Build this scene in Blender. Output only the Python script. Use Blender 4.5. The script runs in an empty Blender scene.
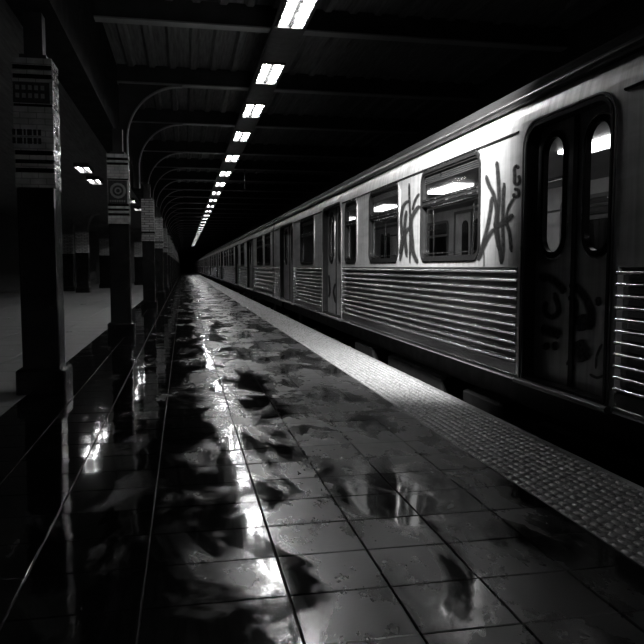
import bpy, math, random
from mathutils import Vector
random.seed(7)
S = bpy.context.scene
COL = S.collection
S.view_settings.view_transform = 'Standard'
S.view_settings.look = 'None'
S.view_settings.gamma = 1
S.view_settings.use_curve_mapping = False
S.view_settings.exposure = 0.0
S.cycles.use_denoising = True
S.cycles.max_bounces = 8
S.cycles.sample_clamp_indirect = 8
PI = math.pi
FILL_FLOOD = 520

# ------------------------------------------------------------------ materials
def nodes(name):
    m = bpy.data.materials.new(name); m.use_nodes = True
    nt = m.node_tree; nt.nodes.clear()
    out = nt.nodes.new('ShaderNodeOutputMaterial')
    p = nt.nodes.new('ShaderNodeBsdfPrincipled')
    nt.links.new(p.outputs[0], out.inputs[0])
    return m, nt, p, out

def g(v): return (v, v, v, 1)

def ramp(nt, stops, src=None, interp='LINEAR'):
    r = nt.nodes.new('ShaderNodeValToRGB'); r.color_ramp.interpolation = interp
    els = r.color_ramp.elements
    while len(els) < len(stops): els.new(.5)
    for e, (pos, v) in zip(els, stops): e.position = pos; e.color = g(v)
    if src: nt.links.new(src, r.inputs[0])
    return r

def noise(nt, scale, detail=4, vec=None, rough=.55, dist=0):
    n = nt.nodes.new('ShaderNodeTexNoise')
    n.inputs['Scale'].default_value = scale; n.inputs['Detail'].default_value = detail
    n.inputs['Roughness'].default_value = rough; n.inputs['Distortion'].default_value = dist
    if vec: nt.links.new(vec, n.inputs['Vector'])
    return n

def coord(nt, scale=(1, 1, 1), kind='Object', rot=(0, 0, 0)):
    c = nt.nodes.new('ShaderNodeTexCoord'); m = nt.nodes.new('ShaderNodeMapping')
    m.inputs['Scale'].default_value = scale; m.inputs['Rotation'].default_value = rot
    nt.links.new(c.outputs[kind], m.inputs[0])
    return m.outputs[0]

def bump(nt, p, h, strength=.3, dist=.01):
    b = nt.nodes.new('ShaderNodeBump'); b.inputs['Strength'].default_value = strength
    b.inputs['Distance'].default_value = dist
    nt.links.new(h, b.inputs['Height']); nt.links.new(b.outputs[0], p.inputs['Normal'])
    return b

def simple(name, v, rough=.5, metal=0, nscale=None, namp=.25, rvar=.1, bscale=None, bstr=.15, stretch=(1, 1, 1)):
    m, nt, p, o = nodes(name)
    p.inputs['Base Color'].default_value = g(v); p.inputs['Roughness'].default_value = rough
    p.inputs['Metallic'].default_value = metal
    if v < .03 and metal < .4: p.inputs['Specular IOR Level'].default_value = .18 if v > .0055 else .06
    if nscale:
        c = coord(nt, stretch)
        n = noise(nt, nscale, 5, c)
        r = ramp(nt, [(.3, v*(1-namp)), (.7, min(1, v*(1+namp)))], n.outputs[0])
        nt.links.new(r.outputs[0], p.inputs['Base Color'])
        r2 = ramp(nt, [(.3, max(.02, rough-rvar)), (.7, min(1, rough+rvar))], n.outputs[0])
        nt.links.new(r2.outputs[0], p.inputs['Roughness'])
    if bscale:
        n2 = noise(nt, bscale, 3, coord(nt, stretch)); bump(nt, p, n2.outputs[0], bstr, .01)
    return m

def emit(name, v, s):
    m, nt, p, o = nodes(name)
    p.inputs['Base Color'].default_value = g(.8)
    p.inputs['Emission Color'].default_value = g(v); p.inputs['Emission Strength'].default_value = s
    return m

M = {}
def steel(name, base, rough, metal, bumpk):
    m, nt, p, o = nodes(name)
    c = coord(nt, (1, .35, 2.2))
    n = noise(nt, 2.2, 6, c, .6, .4)
    c2 = coord(nt, (1, 9, .6)); n2 = noise(nt, 2.0, 3, c2)
    mx = nt.nodes.new('ShaderNodeMix'); mx.data_type = 'FLOAT'; mx.inputs[0].default_value = .45
    nt.links.new(n.outputs[0], mx.inputs[2]); nt.links.new(n2.outputs[0], mx.inputs[3])
    r = ramp(nt, [(.36, base*.6), (.60, base*1.12)], mx.outputs[0])
    nt.links.new(r.outputs[0], p.inputs['Base Color'])
    r2 = ramp(nt, [(.35, rough+.07), (.65, rough-.07)], mx.outputs[0])
    nt.links.new(r2.outputs[0], p.inputs['Roughness'])
    p.inputs['Metallic'].default_value = metal
    c3 = coord(nt, (1, .5, .8)); n3 = noise(nt, 3.0, 2, c3)
    bump(nt, p, n3.outputs[0], bumpk, .02)
    return m
M['steel'] = steel('brushed_car_steel', .62, .36, .86, .12)
M['rib'] = simple('ribbed_car_steel', .42, .2, 1, 1.2, .25, .04, None, .1, (1, .3, 1))
M['door'] = steel('door_steel', .4, .34, .8, .12)
M['roof'] = simple('car_roof_paint', .005, .85, 0, 3)
M['gutter'] = simple('gutter_metal', .09, .35, .9, 4)
M['trim'] = simple('bright_window_trim', .7, .22, 1, 8)
M['rubber'] = simple('black_rubber', .004, .4, 0, 20)
M['blackmetal'] = simple('black_frame_metal', .012, .35, .6, 12)
M['under'] = simple('grimy_underframe', .006, .7, .3, 6)
M['interior'] = simple('train_interior_panel', .5, .4, 0, 3)
M['interior_d'] = simple('train_interior_dark', .13, .5, 0, 3)
M['seat'] = simple('moulded_seat', .16, .4, 0, 6)
M['chrome'] = simple('grab_pole_steel', .7, .2, 1)
M['carlight'] = emit('car_ceiling_light', 1, 7.5)
M['tube'] = emit('fluorescent_tube', 1, 140)
M['tube_left'] = emit('fluorescent_tube_concourse', 1, 50)
M['reflector'] = simple('white_reflector', .75, .35)
M['fixture'] = simple('dark_fixture_metal', .05, .5, .5, 10)
M['beam'] = simple('painted_beam_steel', .018, .5, 0, 3, .35, .1, 20, .1)
M['flange'] = simple('beam_flange_paint', .16, .38, .2, 3, .3)
M['ceiling'] = simple('sooty_ceiling', .08, .75, 0, 4, .6, .05, None, .1, (6, .4, 1))
M['concrete'] = simple('dark_concrete', .05, .7, 0, 2, .4, .1, 30, .15)
M['wall'] = simple('sooty_wall', .03, .7, 0, 2, .5)
M['glazeblack'] = simple('black_glazed_tile', .006, .2, 0, 8, .2, .08); M['glazeblack'].node_tree.nodes['Principled BSDF'].inputs['Specular IOR Level'].default_value = .35
M['coping'] = simple('platform_edge_stone', .10, .5, 0, 6, .3)
M['mark'] = simple('black_lettering', .008, .5)
M['plaque'] = simple('enamel_plaque', .018, .35, 0, 30, .5)
M['fan'] = simple('grey_plaster', .11, .7, 0, 5, .3)

def brick(name, c1, c2, mortar, bw, rh, ms, rough):
    m, nt, p, o = nodes(name)
    tc = nt.nodes.new('ShaderNodeTexCoord'); sx = nt.nodes.new('ShaderNodeSeparateXYZ')
    nt.links.new(tc.outputs['Object'], sx.inputs[0])
    ad = nt.nodes.new('ShaderNodeMath'); nt.links.new(sx.outputs[0], ad.inputs[0]); nt.links.new(sx.outputs[1], ad.inputs[1])
    cb = nt.nodes.new('ShaderNodeCombineXYZ'); nt.links.new(ad.outputs[0], cb.inputs[0]); nt.links.new(sx.outputs[2], cb.inputs[1])
    b = nt.nodes.new('ShaderNodeTexBrick')
    b.inputs['Scale'].default_value = 1; b.inputs['Brick Width'].default_value = bw; b.inputs['Row Height'].default_value = rh
    b.inputs['Mortar Size'].default_value = ms; b.inputs['Color1'].default_value = g(c1); b.inputs['Color2'].default_value = g(c2)
    b.inputs['Mortar'].default_value = g(mortar)
    nt.links.new(cb.outputs[0], b.inputs['Vector'])
    n = noise(nt, 9, 4, tc.outputs['Object']); r = ramp(nt, [(.3, .6), (.65, 1)], n.outputs[0])
    mx = nt.nodes.new('ShaderNodeMix'); mx.data_type = 'RGBA'; mx.blend_type = 'MULTIPLY'; mx.inputs[0].default_value = 1
    nt.links.new(b.outputs[0], mx.inputs[6]); nt.links.new(r.outputs[0], mx.inputs[7])
    nt.links.new(mx.outputs[2], p.inputs['Base Color'])
    p.inputs['Roughness'].default_value = rough
    return m
M['tile'] = brick('cream_glazed_tile', .30, .25, .14, .16, .06, .004, .16)
M['tilerow'] = brick('banded_brick_tile', .22, .12, .02, .28, .075, .012, .4)

M['piertile'] = brick('lit_banded_pier_tile', .8, .6, .03, .28, .075, .012, .4)  # pillar row tile with raised colour, so the piers look lit

def glass(name, tint, refl):
    m, nt, p, o = nodes(name); nt.nodes.remove(p)
    t = nt.nodes.new('ShaderNodeBsdfTransparent'); t.inputs[0].default_value = g(tint)
    gl = nt.nodes.new('ShaderNodeBsdfGlossy'); gl.inputs['Roughness'].default_value = .04; gl.inputs[0].default_value = g(.9)
    lw = nt.nodes.new('ShaderNodeFresnel'); lw.inputs[0].default_value = 1.5
    ml = nt.nodes.new('ShaderNodeMath'); ml.operation = 'MULTIPLY_ADD'; ml.inputs[1].default_value = refl; ml.inputs[2].default_value = .02
    nt.links.new(lw.outputs[0], ml.inputs[0])
    ge = nt.nodes.new('ShaderNodeNewGeometry'); inv = nt.nodes.new('ShaderNodeMath'); inv.operation = 'SUBTRACT'; inv.inputs[0].default_value = 1
    nt.links.new(ge.outputs['Backfacing'], inv.inputs[1])
    fr = nt.nodes.new('ShaderNodeMath'); fr.operation = 'MULTIPLY'; nt.links.new(ml.outputs[0], fr.inputs[0]); nt.links.new(inv.outputs[0], fr.inputs[1])
    mx = nt.nodes.new('ShaderNodeMixShader'); nt.links.new(fr.outputs[0], mx.inputs[0])
    nt.links.new(t.outputs[0], mx.inputs[1]); nt.links.new(gl.outputs[0], mx.inputs[2]); nt.links.new(mx.outputs[0], o.inputs[0])
    return m
M['glass'] = glass('train_window_glass', .88, 1.0)

def spray():
    m, nt, p, o = nodes('black_spray_paint')
    p.inputs['Base Color'].default_value = g(.005); p.inputs['Roughness'].default_value = .7; p.inputs['Specular IOR Level'].default_value = .1
    t = nt.nodes.new('ShaderNodeBsdfTransparent'); mx = nt.nodes.new('ShaderNodeMixShader')
    uv = nt.nodes.new('ShaderNodeUVMap'); sx = nt.nodes.new('ShaderNodeSeparateXYZ'); nt.links.new(uv.outputs[0], sx.inputs[0])
    a = nt.nodes.new('ShaderNodeMath'); a.operation = 'SUBTRACT'; a.inputs[1].default_value = .5; nt.links.new(sx.outputs[0], a.inputs[0])
    b = nt.nodes.new('ShaderNodeMath'); b.operation = 'ABSOLUTE'; nt.links.new(a.outputs[0], b.inputs[0])
    r = ramp(nt, [(.2, .96), (.5, 0)], b.outputs[0], 'EASE')
    n = noise(nt, 25, 4, coord(nt)); r2 = ramp(nt, [(.3, .8), (.6, 1)], n.outputs[0])
    ml = nt.nodes.new('ShaderNodeMath'); ml.operation = 'MULTIPLY'; nt.links.new(r.outputs[0], ml.inputs[0]); nt.links.new(r2.outputs[0], ml.inputs[1])
    nt.links.new(ml.outputs[0], mx.inputs[0]); nt.links.new(t.outputs[0], mx.inputs[1]); nt.links.new(p.outputs[0], mx.inputs[2])
    nt.links.new(mx.outputs[0], o.inputs[0])
    return m
M['spray'] = spray()

def wet_floor(name, base, wet_lo, wet_hi, r_wet, r_dry, slope=False):
    m, nt, p, o = nodes(name)
    c = coord(nt, (1.1, .5, 1))
    n = noise(nt, 1.9, 9, c, .62, .5)
    tc = nt.nodes.new('ShaderNodeTexCoord'); sx = nt.nodes.new('ShaderNodeSeparateXYZ'); nt.links.new(tc.outputs['Object'], sx.inputs[0])
    sr = nt.nodes.new('ShaderNodeMapRange'); sr.inputs[1].default_value = -1.0; sr.inputs[2].default_value = .75; sr.inputs[3].default_value = -.20 if slope else 0; sr.inputs[4].default_value = 0  # more dark, glossy puddle towards the left, shaped to make that side black
    nt.links.new(sx.outputs[0], sr.inputs[0])
    sa = nt.nodes.new('ShaderNodeMath'); sa.operation = 'ADD'; nt.links.new(n.outputs[0], sa.inputs[0]); nt.links.new(sr.outputs[0], sa.inputs[1])
    mask = ramp(nt, [(wet_lo, 0), (wet_hi, 1)], sa.outputs[0])            # 0 puddle, 1 merely damp
    c2 = coord(nt, (1, .5, 1)); n2 = noise(nt, 5, 6, c2, .65)
    rr = ramp(nt, [(.3, r_dry-.08), (.7, r_dry+.08)], n2.outputs[0])
    mr = nt.nodes.new('ShaderNodeMix'); mr.data_type = 'FLOAT'; nt.links.new(mask.outputs[0], mr.inputs[0])
    mr.inputs[2].default_value = r_wet; nt.links.new(rr.outputs[0], mr.inputs[3])
    nt.links.new(mr.outputs[0], p.inputs['Roughness']); p.inputs['Specular IOR Level'].default_value = .7 if slope else .5
    col = ramp(nt, [(.3, base*.7), (.7, base*1.3)], n2.outputs[0])
    mc = nt.nodes.new('ShaderNodeMix'); mc.data_type = 'RGBA'; nt.links.new(mask.outputs[0], mc.inputs[0])
    mc.inputs[6].default_value = g(base*.25); nt.links.new(col.outputs[0], mc.inputs[7])
    nt.links.new(mc.outputs[2], p.inputs['Base Color'])
    c3 = coord(nt, (1, 1, 1)); n3 = noise(nt, 55, 3, c3, .6)
    mb = nt.nodes.new('ShaderNodeMath'); mb.operation = 'MULTIPLY'; nt.links.new(mask.outputs[0], mb.inputs[0]); nt.links.new(n3.outputs[0], mb.inputs[1])
    n4 = noise(nt, 2.5, 2, coord(nt, (1, .6, 1)))
    ad = nt.nodes.new('ShaderNodeMath'); ad.operation = 'MULTIPLY_ADD'; ad.inputs[1].default_value = .15; nt.links.new(mb.outputs[0], ad.inputs[0]); nt.links.new(n4.outputs[0], ad.inputs[2])
    bump(nt, p, ad.outputs[0], .35, .008)
    return m
M['wet'] = wet_floor('wet_paving', .016, .41, .52, .06, .30, True)
M['dry'] = wet_floor('worn_paving', .14, .30, .40, .2, .55)

# ------------------------------------------------------------------ mesh helpers
class MB:
    def __init__(s): s.v = []; s.f = []; s.mi = []; s.mats = []; s.uv = None
    def mat(s, m):
        if m not in s.mats: s.mats.append(m)
        return s.mats.index(m)
    def add(s, vs, fs, m=None):
        o = len(s.v); s.v += [tuple(v) for v in vs]; k = s.mat(m) if m else 0
        for f in fs: s.f.append(tuple(i+o for i in f)); s.mi.append(k)
    def box(s, x0, x1, y0, y1, z0, z1, m=None, c=0):
        if c <= 0:
            vs = [(x0,y0,z0),(x1,y0,z0),(x1,y1,z0),(x0,y1,z0),(x0,y0,z1),(x1,y0,z1),(x1,y1,z1),(x0,y1,z1)]
            s.add(vs, [(0,3,2,1),(4,5,6,7),(0,1,5,4),(1,2,6,5),(2,3,7,6),(3,0,4,7)], m)
        else:   # chamfered along the four vertical edges and the top
            P = []
            for a, z in ((0, z0), (0, z1-c), (c, z1)):
                P += [(x0+c+a, y0+a, z), (x1-c-a, y0+a, z), (x1-a, y0+c+a, z), (x1-a, y1-c-a, z), (x1-c-a, y1-a, z), (x0+c+a, y1-a, z), (x0+a, y1-c-a, z), (x0+a, y0+c+a, z)]
            F = [tuple(reversed(range(8))), tuple(range(16, 24))]
            for l in (0, 8):
                for i in range(8): j = (i+1) % 8; F.append((l+i, l+j, l+8+j, l+8+i))
            s.add(P, F, m)
    def extr(s, prof, a, b, axis='y', closed=True, m=None, caps=True):
        n = len(prof); vs = []
        for t in (a, b):
            for (p, q) in prof: vs.append((p, t, q) if axis == 'y' else (t, p, q))
        fs = []
        for i in range(n if closed else n-1):
            j = (i+1) % n; fs.append((i, j, n+j, n+i))
        if closed and caps: fs += [tuple(reversed(range(n))), tuple(range(n, 2*n))]
        s.add(vs, fs, m)
    def tube(s, pts, r, n=8, m=None):
        pts = [Vector(p) for p in pts]; vs = []; fs = []
        for i, p in enumerate(pts):
            d = (pts[min(i+1, len(pts)-1)]-pts[max(i-1, 0)]).normalized()
            u = d.cross(Vector((0, 0, 1)) if abs(d.z) < .9 else Vector((0, 1, 0))).normalized(); w = d.cross(u)
            for k in range(n):
                a = 2*PI*k/n; vs.append(p+u*r*math.cos(a)+w*r*math.sin(a))
        for i in range(len(pts)-1):
            for k in range(n):
                j = (k+1) % n; fs.append((i*n+k, i*n+j, (i+1)*n+j, (i+1)*n+k))
        fs += [tuple(reversed(range(n))), tuple(range((len(pts)-1)*n, len(pts)*n))]
        s.add(vs, fs, m)
    def build(s, name, m, parent=None, smooth=False, fn=None):
        vs = [fn(*v) for v in s.v] if fn else s.v
        me = bpy.data.meshes.new(name); me.from_pydata(vs, [], s.f)
        if s.mats:
            for q in s.mats: me.materials.append(q)
            for p, k in zip(me.polygons, s.mi): p.material_index = k
        else: me.materials.append(m)
        if smooth:
            me.polygons.foreach_set('use_smooth', [True]*len(me.polygons))
            try: me.set_sharp_from_angle(angle=math.radians(40))
            except Exception: pass
        me.update()
        o = bpy.data.objects.new(name, me); COL.objects.link(o)
        if parent: o.parent = parent
        return o

def thing(name, label, cat, loc=(0, 0, 0), group=None):
    o = bpy.data.objects.new(name, None); COL.objects.link(o); o.location = loc
    o['label'] = label; o['category'] = cat
    if group: o['group'] = group
    return o
def tag(o, label, cat, group=None):
    o['label'] = label; o['category'] = cat
    if group: o['group'] = group
    return o
def struct(o): o['kind'] = 'structure'; return o
KIDS = {}
def dup(o, loc=None, label=None, parent=None):
    c = o.copy(); COL.objects.link(c)
    if parent: c.parent = parent
    if loc is not None: c.location = loc
    if label: c['label'] = label
    for ch in list(o.children): dup(ch, parent=c)
    return c
NTH = ['nearest', 'second', 'third', 'fourth', 'fifth', 'sixth', 'seventh', 'eighth', 'ninth', 'tenth']

# ------------------------------------------------------------------ the station shell
YB, YF = -5.0, 226.0
PX = -1.05                 # platform-side face of the pillar row
# paving: every slab is cut into one floor mesh
b = MB()
b.box(-9.2, 2.62, YB, YF, -.3, -.012, M['rubber'])
cols = [(-1.62, -1.12), (-1.12, -.68), (-.68, -.18), (-.18, .396), (.396, .82), (.82, 1.215), (1.215, 1.62), (1.62, 1.965)]
def slab(x0, x1, y0, y1, mat, j=.004, t=.0015):
    h = [random.uniform(-t, t) for _ in range(4)]; e = .003
    P = [(x0+j, y0+j, -.02), (x1-j, y0+j, -.02), (x1-j, y1-j, -.02), (x0+j, y1-j, -.02)]
    Q = [(x0+j, y0+j, h[0]-e), (x1-j, y0+j, h[1]-e), (x1-j, y1-j, h[2]-e), (x0+j, y1-j, h[3]-e)]
    R = [(x0+j+e, y0+j+e, h[0]), (x1-j-e, y0+j+e, h[1]), (x1-j-e, y1-j-e, h[2]), (x0+j+e, y1-j-e, h[3])]
    F = [(8, 9, 10, 11)]
    for i in range(4):
        k = (i+1) % 4; F += [(i, k, 4+k, 4+i), (4+i, 4+k, 8+k, 8+i)]
    b.add(P+Q+R, F, mat)
y = YB; i = 0
while y < YF:
    d = .385 if y < 70 else 1.54
    for (x0, x1) in cols: slab(x0, x1, y, y+d, M['wet'] if x1 > -1.3 else M['dry'])
    y += d
y = YB
while y < YF:
    d = .8 if y < 70 else 3.2
    for k in range(9): slab(-1.62-(k+1)*.84, -1.62-k*.84, y, y+d, M['dry'], .006, .001)
    y += d
struct(b.build('floor', None))

# tactile strip with rounded studs
b = MB()
b.box(1.97, 2.63, YB, YF, -.02, 0.0, M['coping'])
nc = 11; pw = .66/nc; pl = .078; y = .6; row = 0
rg = random.Random(3)
tact = simple('worn_tactile_paving', .15, .3, 0, 30, .4, .12, 90, .3)
while y < 48:
    for k in range(nc):
        off = (pl/2 if k % 2 else 0) + rg.uniform(-.006, .006)
        x0 = 1.975+k*pw+.004; x1 = x0+pw-.009; a0 = y+off+.004; a1 = a0+pl-.010; h = .010+rg.uniform(-.002, .002)
        vs = []; 
        for (ins, z) in ((0, 0.0), (.007, h*.75), (.018, h)):
            c = .012 if ins == 0 else .01
            xa, xb, ya, yb = x0+ins, x1-ins, a0+ins, a1-ins; c = min(c, (xb-xa)*.35)
            vs += [(xa+c, ya, z), (xb-c, ya, z), (xb, ya+c, z), (xb, yb-c, z), (xb-c, yb, z), (xa+c, yb, z), (xa, yb-c, z), (xa, ya+c, z)]
        fs = [tuple(range(16, 24))]
        for l in (0, 8):
            for q in range(8): fs.append((l+q, l+(q+1) % 8, l+8+(q+1) % 8, l+8+q))
        b.add(vs, fs, tact)
    y += pl; row += 1
b.box(1.98, 2.625, 48, YF, 0, .008, tact)
o = b.build('trim_1', None, smooth=True); struct(o)
b = MB(); b.extr([(2.63, -.3), (2.685, -.3), (2.69, -.01), (2.68, .004), (2.63, .004)], YB, YF)
struct(b.build('trim_2', M['coping']))
# track pit
b = MB(); b.box(2.62, 6.7, YB, YF, -1.45, -1.25, M['concrete']); b.box(2.4, 2.62, YB, YF, -1.45, -.3, M['concrete'])
struct(b.build('trim_3', None))
for (n, x0, x1, y0, y1) in (('wall_right', 6.6, 6.8, YB, YF), ('wall_left', -9.4, -9.2, YB, YF), ('wall_back', -9.4, 6.8, YB-.2, YB), ('wall_far', -9.4, 6.8, YF, YF+.2)):
    b = MB(); b.box(x0, x1, y0, y1, -1.45, 5.7); struct(b.build(n, M['wall']))
# main ceiling with deck ribs running along the tracks, lower soffit over the concourse
b = MB(); b.box(-1.3, 6.6, YB, YF, 5.5, 5.7)
x = -1.1
while x < 6.5: b.extr([(x, 5.5), (x+.05, 5.44), (x+.15, 5.44), (x+.2, 5.5)], YB, YF); x += .42
b.box(-9.4, 6.8, YB-.2, YF+.2, 5.7, 5.8)
struct(b.build('ceiling', M['ceiling']))
b = MB(); b.box(-9.2, -1.6, YB, YF, 4.1, 4.3); struct(b.build('ceiling', M['ceiling']))
b = MB(); b.box(-1.6, -1.3, YB, YF, 3.95, 5.5); b.box(-1.66, -1.24, YB, YF, 3.90, 3.96)
struct(b.build('trim_4', simple('dark_girder', .005, .8, 0, 3)))  # girder colour set darker than the beams

# ------------------------------------------------------------------ ceiling beams with curved brackets
def make_beam():
    t = thing('ceiling_beam', '', 'beam', group='cross beams under the platform ceiling')
    w = MB(); w.box(-1.28, 6.58, -.02, .02, 5.12, 5.48)
    w.build('web', M['beam'], t)
    f = MB(); f.box(-1.28, 6.58, -.11, .11, 5.095, 5.12); f.build('flange', M['flange'], t)
    # quarter arch from the girder up to the beam
    R = 1.15; cx = -1.12+R; cz = 5.095-R; n = 18
    arc = [(cx-R*math.cos(a), cz+R*math.sin(a)) for a in [PI/2*i/n for i in range(n+1)]]
    b = MB(); b.extr([(-1.26, 3.4)] + [(-1.12, 3.4)] + arc + [(-1.26, 5.095)], -.015, .015)
    c = b.build('bracket', M['beam'], t)
    path = [(-1.12, 3.4)] + arc; inner = [( -1.095, 3.4)] + [(cx-(R-.025)*math.cos(a), cz+(R-.025)*math.sin(a)) for a in [PI/2*i/n for i in range(n+1)]]
    b = MB(); b.extr(path+list(reversed(inner)), -.08, .08); b.build('bracket_flange', M['flange'], c, smooth=True)
    return t
beamY = [-1.0, 3.4, 7.5, 11.5, 15.3, 19.3, 24.0, 27.7, 31.4, 35.4, 39.0, 42.7]
while beamY[-1] < 215: beamY.append(beamY[-1]+3.9)
bm = make_beam()
for i, y in enumerate(beamY):
    k = i-3
    if k < 0: lab = 'dark steel ceiling cross beam overhead, above the top edge of the view'
    elif k < 10: lab = f'dark riveted-look steel cross beam with arched bracket, {NTH[k]} one in view counting away from the camera'
    else: lab = 'far-off thin dark cross beam with arched bracket, beyond the first ten down the platform'
    if k >= 0: lab = lab.replace('riveted-look ', '')
    if i == 0: bm.location.y = y; bm['label'] = lab
    else:
        c = dup(bm, (0, y, 0), lab)
        if y < 14:      # the nearest beams rest on the girder without a bracket
            for ch in [c]+list(c.children_recursive):
                if 'bracket' in ch.name: bpy.data.objects.remove(ch)
for ch in list(bm.children_recursive):
    if 'bracket' in ch.name: bpy.data.objects.remove(ch)

# ------------------------------------------------------------------ light line: housing and louvred fittings
lightY = [-1.6, 10.4, 13.8, 17.05, 20.4, 24.5, 28.6, 32.3, 36.2, 40]  # first entry is an added, unseen light that lifts the near surfaces
while lightY[-1] < 122: lightY.append(lightY[-1]+3.9)
LX, LZ = 1.68, 5.05
b = MB()
for sx in (-1, 1): b.box(LX+sx*.245-.02, LX+sx*.245+.02, YB, 129, LZ, 5.1)
ends = [YB] + [v for y in lightY for v in (y-.76, y+.76)] + [129]
for a, c in zip(ends[0::2], ends[1::2]): b.box(LX-.25, LX+.25, a, c, LZ, LZ+.03)
tag(b.build('lighting_trough', M['fixture']), 'long dark metal trough running under the beams between the ceiling lights', 'light housing')
def make_light(name, tube, grp, L=1.4, W=.42):
    t = thing(name, '', 'light', group=grp)
    h = MB(); hw = W/2; hl = L/2
    h.box(-hw, hw, -hl, hl, .06, .09)
    for s in (-1, 1): h.box(s*hw-.012, s*hw+.012, -hl, hl, -.03, .09)
    for s in (-1, 1): h.box(-hw, hw, s*hl-.012, s*hl+.012, -.03, .09)
    h.build('housing', M['fixture'], t)
    r = MB()
    for s in (-1, 1):
        r.extr([(s*.03, .02), (s*.05, .055), (s*(hw-.05), .055), (s*(hw-.014), -.02), (s*(hw-.02), -.02), (s*(hw-.055), .048), (s*.055, .048), (s*.035, .02)], -hl+.015, hl-.015)
    r.build('reflector', M['reflector'], t)
    sp = MB(); sp.extr([(-.035, .05), (-.035, 0), (0, -.02), (.035, 0), (.035, .05)], -hl+.015, hl-.015); sp.build('spine', M['fixture'], t)
    for s in (-1, 1):
        q = MB(); q.tube([(s*.11, -hl+.06, .015), (s*.11, hl-.06, .015)], .019, 8); q.build('tube', tube, t, smooth=True)
    q = MB()
    for k in range(3): q.box(-hw+.012, hw-.012, -hl+L*(k+1)/4-.004, -hl+L*(k+1)/4+.004, -.028, -.004)
    q.box(-.006, .006, -hl+.014, hl-.014, -.028, -.022)
    q.build('louvre', M['fixture'], t)
    return t
lt = make_light('ceiling_light', M['tube'], 'fluorescent lights in a line over the platform')
for i, y in enumerate(lightY):
    k = i-1
    if k < 0: lab = 'added fill light in a ceiling fitting behind the viewer, outside the view'
    elif k < 10: lab = f'bright twin-tube fluorescent ceiling light, {NTH[k]} one in view along the line over the platform'
    else: lab = 'tiny far-off ceiling light in the glowing line beyond the first ten'
    if i == 0: lt.location = (LX, y, LZ); lt['label'] = lab
    else: dup(lt, (LX, y, LZ), lab)
ll = make_light('ceiling_light', M['tube_left'], 'lights over the dark concourse on the left', 1.2, .36)
cl = [(-2.66, 20.5, 'bright small ceiling light over the concourse, leftmost of the four left of the pillars'),
      (-2.7, 23.3, 'second small concourse light from the left, close against the second pillar'),
      (-2.1, 30.0, 'third small concourse light from the left, in the gap right of the second pillar'),
      (-2.03, 34.0, 'fourth small concourse light, farthest right next to the third pillar')]
for i, (x, y, lab) in enumerate(cl):
    if i == 0: ll.location = (x, y, 4.01); ll['label'] = lab
    else: dup(ll, (x, y, 4.01), lab)
# thin drop rod under the beam
b = MB(); b.tube([(2.39, 27.7, 5.1), (2.39, 27.7, 4.42)], .02); b.box(2.36, 2.42, 27.66, 27.74, 4.36, 4.44)
tag(b.build('hanging_conduit', M['fixture']), 'short thin dark conduit hanging below a ceiling beam right of the lights', 'conduit')

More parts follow.
